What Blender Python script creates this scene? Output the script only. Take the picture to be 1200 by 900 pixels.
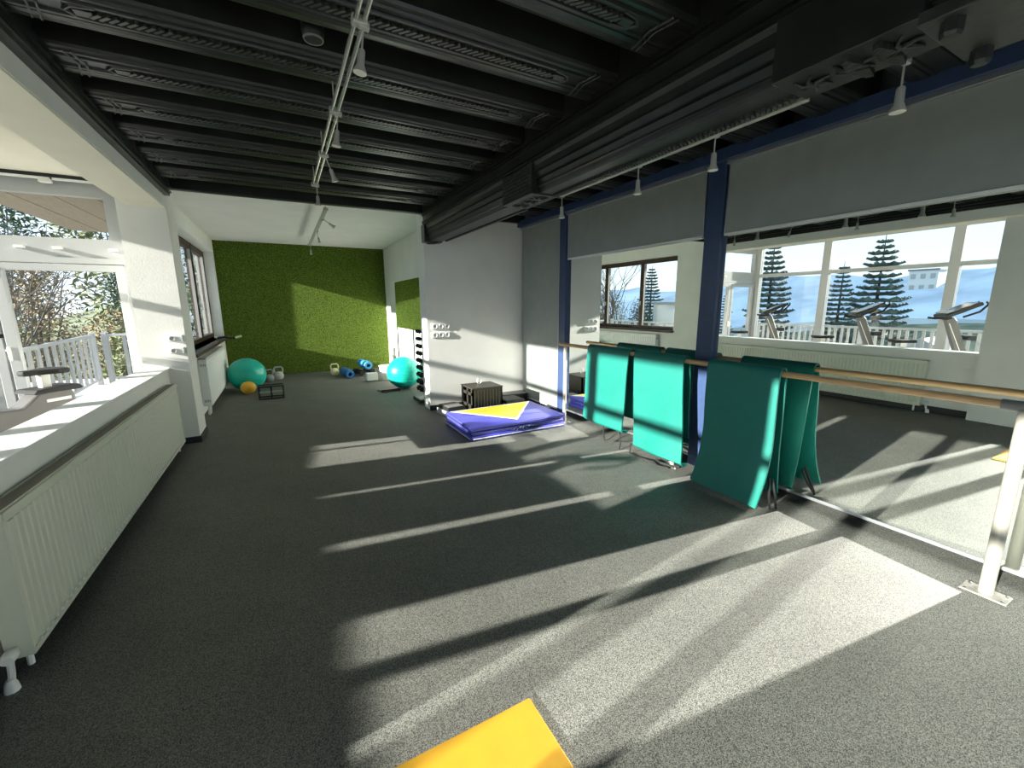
import bpy, bmesh, math, random
from mathutils import Vector, Matrix, Euler
for o in list(bpy.data.objects): bpy.data.objects.remove(o)
scn = bpy.context.scene
C = scn.collection
RND = random.Random(7)

# ------------------------------------------------------------------ camera
cam_d = bpy.data.cameras.new('camera'); cam = bpy.data.objects.new('camera', cam_d); C.objects.link(cam)
cam_d.sensor_width = 36.0; cam_d.lens = 36.0 * 489.3 / 1200.0; cam_d.clip_start = .02; cam_d.clip_end = 600
a, b, c = (math.radians(v) for v in (28.449, 10.740, -0.334))
R0 = Matrix(((1, 0, 0), (0, 0, -1), (0, 1, 0)))
Ry = Matrix(((math.cos(a), -math.sin(a), 0), (math.sin(a), math.cos(a), 0), (0, 0, 1)))
Rx = Matrix(((1, 0, 0), (0, math.cos(b), -math.sin(b)), (0, math.sin(b), math.cos(b))))
Rz = Matrix(((math.cos(c), -math.sin(c), 0), (math.sin(c), math.cos(c), 0), (0, 0, 1)))
Rw = Rz @ Rx @ R0 @ Ry
M = Matrix((Rw[0], -Rw[1], -Rw[2])).transposed().to_4x4()
M.translation = Vector((0, 0, 1.5))
cam.matrix_world = M
scn.camera = cam

# ------------------------------------------------------------------ light
SLOPE, AZI = .275, .125
SUN = Vector((1, AZI, -SLOPE)).normalized()           # direction the sunlight travels
SUN_E = 9.0
sd = bpy.data.lights.new('sun', 'SUN'); sd.energy = SUN_E; sd.angle = math.radians(.7); sd.color = (1, .95, .86)
so = bpy.data.objects.new('sun', sd); C.objects.link(so); so.rotation_euler = SUN.to_track_quat('-Z', 'Y').to_euler(); so.location = (-20, 0, 12)

w = bpy.data.worlds.new('sky'); scn.world = w; w.use_nodes = True
nt = w.node_tree; bg = nt.nodes['Background']
gt = nt.nodes.new('ShaderNodeTexCoord'); sx = nt.nodes.new('ShaderNodeSeparateXYZ'); rp = nt.nodes.new('ShaderNodeValToRGB')
nt.links.new(gt.outputs['Generated'], sx.inputs[0]); nt.links.new(sx.outputs[2], rp.inputs[0]); nt.links.new(rp.outputs[0], bg.inputs[0])
el = rp.color_ramp.elements; el[0].position = 0; el[0].color = (.74, .82, .88, 1); el[1].position = 1; el[1].color = (.34, .52, .82, 1)
e2 = el.new(.22); e2.color = (.52, .70, .88, 1)
bg.inputs[1].default_value = .88
scn.view_settings.view_transform = 'Standard'; scn.view_settings.look = 'None'
scn.view_settings.exposure = 1.12; scn.view_settings.gamma = 1.0; scn.view_settings.use_curve_mapping = False
try:
    scn.cycles.max_bounces = 14; scn.cycles.diffuse_bounces = 7; scn.cycles.glossy_bounces = 6; scn.cycles.transparent_max_bounces = 24
    scn.cycles.use_denoising = True; scn.cycles.sample_clamp_indirect = 8
except Exception: pass

XM = 3.32            # mirror plane
# sunlight thrown back into the room by the mirror: one narrow-beam area lamp on each sunlit piece of mirror
RD = Vector((-1, AZI, -SLOPE)).normalized()
def mirror_beam(y0, y1, z0, z1, gain=1.0):
    u = Vector((0, 0, 1)); u = (u - u.dot(RD) * RD).normalized(); v = RD.cross(u)
    wd, ht = (y1 - y0) * .985, (z1 - z0) * .96
    ld = bpy.data.lights.new('mirror_sun_glint', 'AREA'); ld.shape = 'RECTANGLE'; ld.size = wd; ld.size_y = ht
    ld.spread = math.radians(1.4); ld.energy = SUN_E * 1.2 * gain * wd * ht; ld.color = (1, .95, .86)
    lo = bpy.data.objects.new('mirror_sun_glint', ld); C.objects.link(lo)
    lo.location = Vector((XM, (y0 + y1) / 2, (z0 + z1) / 2)) + RD * (.012 + ht * .5 * SLOPE + wd * .5 * AZI)
    lo.rotation_euler = RD.to_track_quat('-Z', 'Y').to_euler()
for y0, y1 in ((.55, 1.14), (1.25, 1.54), (2.21, 2.29), (3.02, 3.07), (3.60, 4.46)):
    for z0, z1 in (((.075, .34), (.34, .60), (.60, .87)) if y0 < 2 else ((.075, .23), (.31, .58), (.58, .87))):
        mirror_beam(y0, y1, z0, z1)

# ------------------------------------------------------------------ materials
MATS = {}
def mat(name, col, rough=.6, metal=0, spec=.5, noise=0, nscale=30, bump=0, bscale=200, col2=None, ndetail=4, emis=None, stretch=None, sheen=0):
    m = bpy.data.materials.new(name); m.use_nodes = True; t = m.node_tree; p = t.nodes['Principled BSDF']
    p.inputs['Base Color'].default_value = (*col, 1); p.inputs['Roughness'].default_value = rough; p.inputs['Metallic'].default_value = metal
    p.inputs['Specular IOR Level'].default_value = spec
    if sheen: p.inputs['Sheen Weight'].default_value = sheen
    if noise or bump:
        tc = t.nodes.new('ShaderNodeTexCoord'); mp = t.nodes.new('ShaderNodeMapping'); t.links.new(tc.outputs['Object'], mp.inputs[0])
        if stretch: mp.inputs['Scale'].default_value = stretch
    if noise:
        n = t.nodes.new('ShaderNodeTexNoise'); n.inputs['Scale'].default_value = nscale; n.inputs['Detail'].default_value = ndetail
        t.links.new(mp.outputs[0], n.inputs['Vector'])
        r = t.nodes.new('ShaderNodeValToRGB'); c2 = col2 or tuple(min(1, v * (1 + noise)) for v in col); c1 = tuple(v * (1 - noise) for v in col) if not col2 else col
        r.color_ramp.elements[0].position = .32; r.color_ramp.elements[1].position = .68
        r.color_ramp.elements[0].color = (*c1, 1); r.color_ramp.elements[1].color = (*c2, 1)
        t.links.new(n.outputs['Fac'], r.inputs[0]); t.links.new(r.outputs[0], p.inputs['Base Color'])
    if bump:
        n2 = t.nodes.new('ShaderNodeTexNoise'); n2.inputs['Scale'].default_value = bscale; n2.inputs['Detail'].default_value = 3; t.links.new(mp.outputs[0], n2.inputs['Vector'])
        bp = t.nodes.new('ShaderNodeBump'); bp.inputs['Strength'].default_value = bump; bp.inputs['Distance'].default_value = .01
        t.links.new(n2.outputs['Fac'], bp.inputs['Height']); t.links.new(bp.outputs[0], p.inputs['Normal'])
    MATS[name] = m; return m
mat('white_wall', (.80, .80, .76), .75, noise=.03, nscale=3, bump=.12, bscale=60)
mat('cream_wall', (.80, .76, .64), .75, noise=.02, nscale=3, bump=.08, bscale=60)
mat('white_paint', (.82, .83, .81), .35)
mat('white_plastic', (.80, .80, .77), .4)
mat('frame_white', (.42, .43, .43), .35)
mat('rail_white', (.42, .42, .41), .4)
mat('radiator', (.66, .68, .57), .35)
mat('grille', (.33, .31, .25), .5)
mat('black_paint', (.019, .021, .019), .33, noise=.3, nscale=6, bump=.08, bscale=60)
mat('black_carved', (.038, .040, .036), .35, noise=.3, nscale=40)
mat('black_flat', (.012, .012, .012), .6)
mat('skirting', (.02, .022, .025), .5)
mat('navy', (.035, .065, .15), .4, noise=.08, nscale=20)
mat('aluminium', (.50, .52, .55), .3, metal=.85)
mat('steel', (.55, .53, .48), .32, metal=.9, noise=.06, nscale=40)
mat('silver_tube', (.70, .70, .66), .25, metal=.9)
mat('silver_paint', (.50, .50, .46), .4, metal=.3)
mat('post_paint', (.34, .33, .285), .35)
mat('blind_grey', (.31, .345, .325), .7, noise=.05, nscale=6, bump=.08, bscale=400)
mat('teal_mat', (.003, .172, .138), .55, noise=.05, nscale=10, bump=.15, bscale=250)
mat('teal_ball', (.012, .48, .38), .3)
mat('teal_edge', (.05, .45, .36), .5)
mat('yellow_mat', (.40, .225, .012), .55, noise=.04, nscale=12, bump=.12, bscale=300)
mat('yellow_vinyl', (.80, .64, .05), .4, noise=.06, nscale=8)
mat('blue_vinyl', (.07, .075, .46), .4, noise=.08, nscale=8)
mat('white_vinyl', (.75, .75, .74), .4)
mat('black_plastic', (.022, .022, .021), .45, noise=.2, nscale=20)
mat('black_rubber', (.015, .015, .015), .75)
mat('dark_crate', (.032, .031, .024), .4)
mat('grey_plastic', (.20, .20, .19), .5)
mat('mid_grey', (.42, .42, .41), .5)
mat('bike_grey', (.13, .125, .12), .45)
mat('chrome', (.75, .75, .75), .15, metal=1)
mat('orange_ball', (.75, .42, .04), .45)
mat('kettle_grey', (.22, .25, .25), .45)
mat('kettle_cream', (.72, .72, .42), .45)
mat('foam_blue', (.02, .17, .42), .6)
mat('foam_light_blue', (.05, .33, .62), .6)
mat('wood_barre', (.62, .40, .20), .4, noise=.18, nscale=9, stretch=(6, .6, 6))
mat('brown_wood', (.060, .035, .022), .45, noise=.3, nscale=12, stretch=(6, .7, 6))
mat('cord', (.03, .03, .03), .6)
mat('bulb', (.82, .80, .70), .35)
mat('bark', (.10, .08, .06), .9, noise=.3, nscale=12)
mat('needles', (.07, .11, .09), .8, noise=.5, nscale=4)  # needle green paled, putting some distance haze into the colour
mat('leaf_brown', (.26, .18, .09), .8, noise=.5, nscale=3)
mat('leaf_olive', (.15, .17, .07), .8, noise=.5, nscale=3)
mat('leaf_green', (.06, .10, .05), .8, noise=.5, nscale=3)
mat('hill', (.62, .70, .76), 1, noise=.2, nscale=.12, spec=0)  # distance haze painted into the base colour as pale blue
mat('field', (.20, .22, .15), 1, noise=.3, nscale=.4, spec=0)
mat('terrace', (.60, .58, .53), .8, noise=.1, nscale=8)
mat('soffit', (.36, .29, .22), .7, noise=.15, nscale=10, stretch=(8, .5, 1))
mat('house_white', (.75, .74, .70), .8)
mat('house_roof', (.45, .44, .43), .8)
mat('dark_glass', (.05, .07, .09), .1)
mat('screen', (.02, .02, .025), .2)

def glass_mat():
    m = bpy.data.materials.new('pane_glass'); m.use_nodes = True; t = m.node_tree; t.nodes.clear()
    o = t.nodes.new('ShaderNodeOutputMaterial'); mx = t.nodes.new('ShaderNodeMixShader'); tr = t.nodes.new('ShaderNodeBsdfTransparent'); gl = t.nodes.new('ShaderNodeBsdfGlossy')
    tr.inputs[0].default_value = (.97, .98, .98, 1); gl.inputs['Roughness'].default_value = .0
    lw = t.nodes.new('ShaderNodeLayerWeight'); lw.inputs[0].default_value = .5
    pw = t.nodes.new('ShaderNodeMath'); pw.operation = 'POWER'; pw.inputs[1].default_value = 5; t.links.new(lw.outputs['Facing'], pw.inputs[0])
    ma = t.nodes.new('ShaderNodeMath'); ma.operation = 'MULTIPLY_ADD'; ma.inputs[1].default_value = .6; ma.inputs[2].default_value = .02; t.links.new(pw.outputs[0], ma.inputs[0])
    t.links.new(ma.outputs[0], mx.inputs[0]); t.links.new(tr.outputs[0], mx.inputs[1]); t.links.new(gl.outputs[0], mx.inputs[2]); t.links.new(mx.outputs[0], o.inputs[0])
    MATS['glass'] = m
glass_mat()
def mirror_mat():
    m = bpy.data.materials.new('mirror_glass'); m.use_nodes = True; p = m.node_tree.nodes['Principled BSDF']
    p.inputs['Base Color'].default_value = (.86, .90, .87, 1); p.inputs['Metallic'].default_value = 1; p.inputs['Roughness'].default_value = 0.0
    MATS['mirror'] = m
mirror_mat()
def floor_mat():
    m = mat('rubber', (.16, .165, .15), .62, spec=.35)
    t = m.node_tree; p = t.nodes['Principled BSDF']
    tc = t.nodes.new('ShaderNodeTexCoord')
    n1 = t.nodes.new('ShaderNodeTexNoise'); n1.inputs['Scale'].default_value = 240; n1.inputs['Detail'].default_value = 4; n1.inputs['Roughness'].default_value = .7
    n2 = t.nodes.new('ShaderNodeTexNoise'); n2.inputs['Scale'].default_value = 2.2; n2.inputs['Detail'].default_value = 5
    vo = t.nodes.new('ShaderNodeTexVoronoi'); vo.inputs['Scale'].default_value = 380
    for n in (n1, n2, vo): t.links.new(tc.outputs['Object'], n.inputs['Vector'])
    r = t.nodes.new('ShaderNodeValToRGB'); e = r.color_ramp.elements
    e[0].position = .38; e[0].color = (.038, .043, .040, 1); e[1].position = .62; e[1].color = (.225, .232, .205, 1)
    sp = t.nodes.new('ShaderNodeSeparateColor'); t.links.new(vo.outputs['Color'], sp.inputs[0])
    av = t.nodes.new('ShaderNodeMath'); av.operation = 'MULTIPLY_ADD'; av.inputs[1].default_value = .38; t.links.new(sp.outputs[0], av.inputs[0])
    hf = t.nodes.new('ShaderNodeMath'); hf.operation = 'MULTIPLY'; hf.inputs[1].default_value = .62; t.links.new(n1.outputs['Fac'], hf.inputs[0])
    t.links.new(hf.outputs[0], av.inputs[2]); t.links.new(av.outputs[0], r.inputs[0])
    r2 = t.nodes.new('ShaderNodeValToRGB'); r2.color_ramp.elements[0].position = .3; r2.color_ramp.elements[0].color = (.82, .82, .82, 1); r2.color_ramp.elements[1].position = .75; r2.color_ramp.elements[1].color = (1.12, 1.12, 1.12, 1)
    t.links.new(n2.outputs['Fac'], r2.inputs[0])
    mx = t.nodes.new('ShaderNodeMix'); mx.data_type = 'RGBA'; mx.blend_type = 'MULTIPLY'; mx.inputs[0].default_value = 1
    t.links.new(r.outputs[0], mx.inputs[6]); t.links.new(r2.outputs[0], mx.inputs[7])
    hue = t.nodes.new('ShaderNodeObjectInfo'); mr = t.nodes.new('ShaderNodeMapRange'); mr.inputs[3].default_value = .96; mr.inputs[4].default_value = 1.04
    t.links.new(hue.outputs['Random'], mr.inputs[0])
    mx2 = t.nodes.new('ShaderNodeMix'); mx2.data_type = 'RGBA'; mx2.blend_type = 'MULTIPLY'; mx2.inputs[0].default_value = 1
    t.links.new(mx.outputs[2], mx2.inputs[6]); t.links.new(mr.outputs[0], mx2.inputs[7]); t.links.new(mx2.outputs[2], p.inputs['Base Color'])
floor_mat()
def turf_mat():
    m = mat('turf', (.1, .15, .02), .9, spec=.1)
    t = m.node_tree; p = t.nodes['Principled BSDF']; tc = t.nodes.new('ShaderNodeTexCoord')
    n1 = t.nodes.new('ShaderNodeTexNoise'); n1.inputs['Scale'].default_value = 55; n1.inputs['Detail'].default_value = 6; n1.inputs['Roughness'].default_value = .75
    t.links.new(tc.outputs['Object'], n1.inputs['Vector'])
    r = t.nodes.new('ShaderNodeValToRGB'); e = r.color_ramp.elements
    e[0].position = .38; e[0].color = (.026, .055, .006, 1); e[1].position = .64; e[1].color = (.21, .31, .045, 1)
    t.links.new(n1.outputs['Fac'], r.inputs[0]); t.links.new(r.outputs[0], p.inputs['Base Color'])
    bp = t.nodes.new('ShaderNodeBump'); bp.inputs['Strength'].default_value = 1; bp.inputs['Distance'].default_value = .06
    t.links.new(n1.outputs['Fac'], bp.inputs['Height']); t.links.new(bp.outputs[0], p.inputs['Normal'])
turf_mat()

# ------------------------------------------------------------------ mesh helpers
class MB:
    def __init__(s): s.bm = bmesh.new()
    def box(s, x0, x1, y0, y1, z0, z1, rot=None, bev=0):
        vs = [s.bm.verts.new((x, y, z)) for x in (x0, x1) for y in (y0, y1) for z in (z0, z1)]
        if rot:
            cc = Vector(((x0 + x1) / 2, (y0 + y1) / 2, (z0 + z1) / 2)); E = Euler(rot).to_matrix()
            for v in vs: v.co = cc + E @ (v.co - cc)
        fs = [s.bm.faces.new([vs[i] for i in f]) for f in ((0, 1, 3, 2), (4, 6, 7, 5), (0, 4, 5, 1), (2, 3, 7, 6), (0, 2, 6, 4), (1, 5, 7, 3))]
        if bev:
            es = list({e for f in fs for e in f.edges})
            bmesh.ops.bevel(s.bm, geom=es, offset=bev, segments=2, affect='EDGES', profile=.5)
        return s
    def prism(s, poly, axis, a, b):
        def P(u, v, t): return {'x': (t, u, v), 'y': (u, t, v), 'z': (u, v, t)}[axis]
        A = [s.bm.verts.new(P(u, v, a)) for u, v in poly]; B = [s.bm.verts.new(P(u, v, b)) for u, v in poly]
        n = len(poly)
        s.bm.faces.new(A); s.bm.faces.new(B[::-1])
        for i in range(n): s.bm.faces.new((A[i], B[i], B[(i + 1) % n], A[(i + 1) % n]))
        return s
    def tube(s, pts, r, n=8, cap=True, r1=None):
        pts = [Vector(p) for p in pts]; rings = []; up = None
        for i, p in enumerate(pts):
            d = (pts[min(i + 1, len(pts) - 1)] - pts[max(i - 1, 0)]).normalized()
            if up is None: up = Vector((0, 0, 1)) if abs(d.z) < .9 else Vector((1, 0, 0))
            u = d.cross(up).normalized(); v = u.cross(d); up = v
            rr = r if r1 is None else r + (r1 - r) * i / (len(pts) - 1)
            rings.append([s.bm.verts.new(p + rr * (math.cos(2 * math.pi * k / n) * u + math.sin(2 * math.pi * k / n) * v)) for k in range(n)])
        for A, B in zip(rings, rings[1:]):
            for k in range(n): s.bm.faces.new((A[k], A[(k + 1) % n], B[(k + 1) % n], B[k]))
        if cap and n > 2: s.bm.faces.new(rings[0][::-1]); s.bm.faces.new(rings[-1])
        return s
    def lathe(s, prof, c, axis=(0, 0, 1), n=20):
        ax = Vector(axis).normalized(); u = ax.orthogonal().normalized(); v = ax.cross(u); c = Vector(c); rings = []
        for r, t in prof:
            if r < 1e-5: rings.append([s.bm.verts.new(c + ax * t)])
            else: rings.append([s.bm.verts.new(c + ax * t + r * (math.cos(2 * math.pi * k / n) * u + math.sin(2 * math.pi * k / n) * v)) for k in range(n)])
        for A, B in zip(rings, rings[1:]):
            for k in range(n):
                k2 = (k + 1) % n
                if len(A) == 1 and len(B) == 1: continue
                if len(A) == 1: s.bm.faces.new((A[0], B[k2], B[k]))
                elif len(B) == 1: s.bm.faces.new((A[k], A[k2], B[0]))
                else: s.bm.faces.new((A[k], A[k2], B[k2], B[k]))
        return s
    def sphere(s, c, r, sc=(1, 1, 1), n=28, m=16):
        c = Vector(c); st = len(s.bm.verts)
        s.lathe([(r * math.sin(math.pi * i / m), -r * math.cos(math.pi * i / m)) for i in range(m + 1)], (0, 0, 0), n=n)
        s.bm.verts.ensure_lookup_table()
        for v in s.bm.verts[st:]: v.co = c + Vector((v.co.x * sc[0], v.co.y * sc[1], v.co.z * sc[2]))
        return s
    def quad(s, *p): s.bm.faces.new([s.bm.verts.new(q) for q in p]); return s
    def build(s, name, m, parent=None, smooth=False, local=False, bevel=0):
        bmesh.ops.recalc_face_normals(s.bm, faces=s.bm.faces)
        off = Vector((0, 0, 0))
        if parent is not None and not local:
            q = parent
            while q is not None: off += q.location; q = q.parent
        if off.length: bmesh.ops.translate(s.bm, verts=s.bm.verts, vec=-off)
        me = bpy.data.meshes.new(name); s.bm.to_mesh(me); s.bm.free()
        me.materials.append(MATS[m])
        if smooth:
            for p in me.polygons: p.use_smooth = True
            try: me.set_sharp_from_angle(angle=math.radians(40))
            except Exception: pass
        o = bpy.data.objects.new(name, me); C.objects.link(o)
        if parent is not None: o.parent = parent
        if bevel:
            md = o.modifiers.new('bevel', 'BEVEL'); md.width = bevel; md.segments = 2; md.limit_method = 'ANGLE'
        return o
def box(name, m, x0, x1, y0, y1, z0, z1, parent=None, bevel=0, local=False): return MB().box(x0, x1, y0, y1, z0, z1).build(name, m, parent, bevel=bevel, local=local)
def tag(o, label, cat=None, group=None, kind=None):
    o['label'] = label
    if cat: o['category'] = cat
    if group: o['group'] = group
    if kind: o['kind'] = kind
    return o
def struct(o, label):
    o['kind'] = 'structure'; o['label'] = label; o['category'] = o.name.split('_')[0].split('.')[0]; return o
def thing(name, loc, label, cat, group=None, rz=0):
    o = bpy.data.objects.new(name, None); C.objects.link(o); o.location = loc; o.rotation_euler = (0, 0, rz); o.empty_display_size = .1
    return tag(o, label, cat, group)
def empty_struct(name, loc, label):
    o = bpy.data.objects.new(name, None); C.objects.link(o); o.location = loc; return struct(o, label)
def share(name, src, loc, parent, rot=None):
    o = bpy.data.objects.new(name, src.data); C.objects.link(o); o.parent = parent; o.location = loc
    if rot: o.rotation_euler = rot
    return o
def copy_tree(o, parent=None):
    k = o.copy(); C.objects.link(k); k.parent = parent
    for ch in o.children: copy_tree(ch, k)
    return k

# ------------------------------------------------------------------ shell
YL, YR, YB = 5.65, 5.75, 10.55        # left pier front, right pier front, back wall
XA, XAR = -1.10, 2.25                 # alcove side walls
ZC = 2.98
# floor + rubber tiles
fl = struct(box('floor', 'skirting', -1.4, XM + .3, -3, YB + .1, -.12, -.012), 'dark grey speckled rubber tile floor')
tile0 = None
ti = 0
for i in range(-3, 7):
    x0 = .375 + .5 * i
    for j in range(-4, 10):
        y0 = 1.06 + 1.0 * j + (.5 if i % 2 else 0)
        xa, xb, ya, yb = max(x0, -1.32), min(x0 + .5, XM + .26), max(y0, -2.95), min(y0 + 1, YB)
        if xb - xa < .05 or yb - ya < .05: continue
        full = abs(xb - xa - .5) < 1e-4 and abs(yb - ya - 1) < 1e-4
        if full and tile0 is not None: t = share('tile', tile0, (x0, y0, 0), fl)
        else:
            t = MB().box(0, xb - xa - .0007, 0, yb - ya - .0007, -.012, 0).build('tile', 'rubber', fl, local=True); t.location = (xa, ya, 0)
            if full: tile0 = t
# walls
m = MB()
m.box(-1.33, -1.13, 1.75, YL + .02, 0, .83)                          # low wall under the bay opening
m.box(-1.33, -1.13, -3, 1.18, 0, .33)
m.box(-1.30, -1.03, 1.18, 1.80, 0, 3.14)                             # near pier
m.box(-1.30, -1.03, -3, -2.7, 0, 3.14)
m.box(-1.13, -1.06, .60, .73, .33, 2.5).box(-1.13, -1.06, -.85, -.70, .33, 2.5)
m.box(-1.33, -.94, YL, 6.08, 0, 3.14)                                # far pier
m.box(-1.26, -.94, -3, YL + .01, 2.5, 2.61)                         # lintel
m.box(-1.26, -1.0, -3, YL + .01, 2.60, 3.14)
wl = m.build('wall_left', 'white_wall'); struct(wl, 'white left wall with low parapet, pier and lintel along the sunroom')
# alcove left wall with the brown window
AW0, AW1, AZ0, AZ1 = 6.62, 10.43, .90, 2.56
m = MB()
m.box(-1.40, XA, 6.06, AW0, 0, 3.14).box(-1.40, XA, AW1, YB + .1, 0, 3.14).box(-1.40, XA, AW0, AW1, 0, AZ0).box(-1.40, XA, AW0, AW1, AZ1, 3.14)
struct(m.build('wall_alcove_left', 'white_wall'), 'white window wall of the back alcove')
struct(box('wall_back', 'turf', -1.4, 2.4, YB, YB + .12, 0, 3.14), 'back wall covered in green artificial turf')
struct(box('wall_alcove_right', 'white_wall', XAR, XAR + .15, 6.0, YB + .1, 0, 3.14), 'white right side wall of the back alcove')
struct(box('wall_pier', 'white_wall', 1.77, XM + .4, YR, 6.05, 0, 3.14), 'white projecting wall beside the alcove with socket strips')
struct(box('wall_right', 'blind_grey', XM + .26, XM + .4, -3, YR + .01, 0, 3.14), 'right wall behind the mirrors')
struct(MB().box(-3.6, XM + .2, -3.15, -3, 0, .5).box(-3.6, XM + .2, -3.15, -3, 2.7, 3.14).box(-3.6, -.9, -3.15, -3, .5, 2.7).box(3.1, XM + .2, -3.15, -3, .5, 2.7).build('wall_front', 'white_wall'), 'white wall behind the camera, opened for an added fill window')
w3 = empty_struct('window_fill', (1.1, -3.07, .5), 'unseen wide window added behind the camera for fill daylight')  # added in the unseen wall to let more sky light in
MB().box(-.9, 3.1, -3.12, -3.02, .5, .58).box(-.9, 3.1, -3.12, -3.02, 2.62, 2.7).build('window_frame', 'frame_white', w3)
for x in (-.9, .4, 1.7, 3.02): box('mullion', 'frame_white', x, x + .08, -3.12, -3.02, .58, 2.62, w3)
for x in (-.82, .48, 1.78): box('pane', 'glass', x, x + 1.24, -3.08, -3.07, .58, 2.62, w3)
struct(box('baseboard_pier', 'skirting', 1.76, XM, YR - .015, YR, 0, .07), 'black skirting along the projecting white wall')
struct(MB().box(-1.14, -.925, YL - .015, YL, 0, .07).box(-.94, -.925, YL, 6.08, 0, .07).build('baseboard_left', 'skirting'), 'black skirting around the left pier')
struct(box('baseboard_low_wall', 'skirting', -1.13, -1.118, 1.82, YL, 0, .09), 'black skirting below the long radiator')
# sill board
struct(MB().box(-1.36, -1.115, 1.80, YL + .2, .83, .855, bev=.004).build('trim_1', 'white_paint'), 'white window sill board on the low wall, striped by sunlight')

# ---- ceiling: black boards, carved joists
ce = struct(box('ceiling', 'black_flat', -1.0, XM + .4, -3, YR, ZC, ZC + .1), 'black painted timber ceiling with carved joists')
def joist_mesh(x0, x1, carved):
    m = MB(); hw = .165
    prof = [(-hw, 2.99), (-hw, 2.735), (-hw + .006, 2.722), (-.150, 2.715), (-.142, 2.722), (-.135, 2.708), (-.122, 2.706), (-.118, 2.716), (-.10, 2.716), (-.096, 2.704), (-.082, 2.704), (-.078, 2.712), (.002, 2.712), (.006, 2.702), (.022, 2.702), (.026, 2.712), (.032, 2.712), (.036, 2.704), (.06, 2.702), (.10, 2.708), (.135, 2.722), (.155, 2.745), (hw, 2.78), (hw, 2.99)]
    m.prism(prof, 'x', x0, x1)
    j = m.build('joist', 'black_paint', ce)
    if carved:
        k = MB(); xx = x0 + .36
        while xx < x1 - .36:                                         # twisted rope relief
            k.box(xx, xx + .014, -.066, -.010, 2.697, 2.714, rot=(0, 0, .75)); xx += .030
        k.build('carved_rope', 'black_carved', j)
        k = MB()
        for xe, d in ((x0 + .30, 1), (x1 - .30, -1)):
            k.tube([(xe + d * .08, -.088, 2.706), (xe, -.075, 2.704), (xe - d * .03, -.04, 2.704), (xe, -.002, 2.704), (xe + d * .08, .012, 2.706)], .008, 6)
            k.tube([(xe - d * .14, -.15, 2.708), (xe - d * .11, -.04, 2.704), (xe - d * .14, .10, 2.706)], .006, 6)
            k.tube([(xe - d * .17, -.15, 2.708), (xe - d * .14, -.04, 2.704), (xe - d * .17, .10, 2.706)], .005, 6)
            k.box(min(xe, xe + d * .06), max(xe, xe + d * .06), -.06, -.016, 2.699, 2.714)
        k.build('carved_end', 'black_carved', j)
    return j
jA = joist_mesh(-.94, 1.76, True); jB = joist_mesh(1.98, XM + .1, False)
first = True
for i in range(-7, 8):
    y = 1.62 + .51 * i
    if first:
        jA.location.y = jB.location.y = y; first = False; continue
    for src in (jA, jB):
        k = copy_tree(src, ce); k.location.y = y
struct(MB().box(-.96, XM, YR - .06, YR + .01, 2.69, 3.1).box(-.94, 1.77, YR - .075, YR - .055, 2.695, 2.715).build('trim_2', 'black_paint'), 'black edge board where the timber ceiling ends at the alcove')
m = MB()
for k, (dx, z0, z1) in enumerate(((.05, 2.61, 2.635), (.065, 2.635, 2.65), (.05, 2.65, 2.67), (.075, 2.67, 2.69), (.06, 2.69, 3.1))): m.box(-1.0, -.94 + dx, -3, YL, z0, z1)
struct(m.build('trim_3', 'black_paint'), 'black stepped cornice above the sunroom lintel')
struct(box('ceiling_alcove', 'white_wall', -1.4, 2.4, YR - .01, YB + .1, 2.81, 2.95), 'white plaster ceiling of the back alcove')
struct(box('ceiling_sunroom', 'cream_wall', -3.75, -1.0, -3.1, 6.45, 2.83, 2.95), 'cream ceiling of the sunroom bay')
struct(box('trim_4', 'cream_wall', -1.258, -.945, -3, YL, 2.488, 2.499), 'cream soffit under the lintel of the sunroom opening')
struct(box('roof', 'house_white', -1.45, XM + .25, -3.2, YB + .2, 3.12, 3.2), 'flat roof above the studio')

# ---- big carved beam
bmz = 2.33
be = empty_struct('trim_5', (1.86, 0, bmz), 'massive black carved ceiling beam running the length of the room')
m = MB()
prof = [(1.74, 2.99), (1.74, 2.69), (1.722, 2.688), (1.720, 2.676), (1.738, 2.674), (1.738, 2.664), (1.724, 2.662), (1.722, 2.652), (1.745, 2.648), (1.745, 2.585), (1.728, 2.583), (1.726, 2.572), (1.744, 2.569), (1.744, 2.560), (1.730, 2.558), (1.730, 2.549), (1.752, 2.545), (1.762, 2.52), (1.766, 2.49), (1.756, 2.487), (1.756, 2.478), (1.775, 2.475), (1.785, 2.44), (1.774, 2.437), (1.774, 2.428), (1.79, 2.425), (1.80, 2.39), (1.786, 2.386), (1.786, 2.376), (1.80, 2.37), (1.804, 2.35), (1.81, 2.335), (1.97, 2.335), (1.97, 2.99)]
m.prism(prof, 'y', -3, 5.66); m.build('beam_body', 'black_paint', be)
for y0, y1 in ((2.88, 3.36), (.66, 1.10), (5.60, 5.74)):
    bl = MB().box(1.738, 1.985, y0, y1, 2.325, 2.545, bev=.005).build('carved_block', 'black_paint', be)
    k = MB()
    if 2 < y0 < 3:
        for i in range(15):
            for jz in range(7):
                yy = y0 + .03 + i * .03 + (.012 if jz % 2 else 0); zz = 2.36 + jz * .027
                k.sphere((1.738, yy, zz), .010, (.45, 1.1, .9), 8, 4)
        k.build('relief', 'black_carved', bl, smooth=True)
    k = MB(); ym = (y0 + y1) / 2
    for q in range(-1, 2):
        for an in range(6):
            a_ = an * math.pi / 3; cx_, cy_ = 1.862, ym + q * (y1 - y0) * .3
            k.tube([(cx_, cy_, 2.322), (cx_ + .035 * math.cos(a_) , cy_ + .035 * math.sin(a_), 2.316), (cx_ + .075 * math.cos(a_ + .4), cy_ + .06 * math.sin(a_ + .4), 2.323)], .010, 6, r1=.004)
    k.build('rosette', 'black_carved', bl, smooth=True)
k = MB(); y = 1.12
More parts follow.
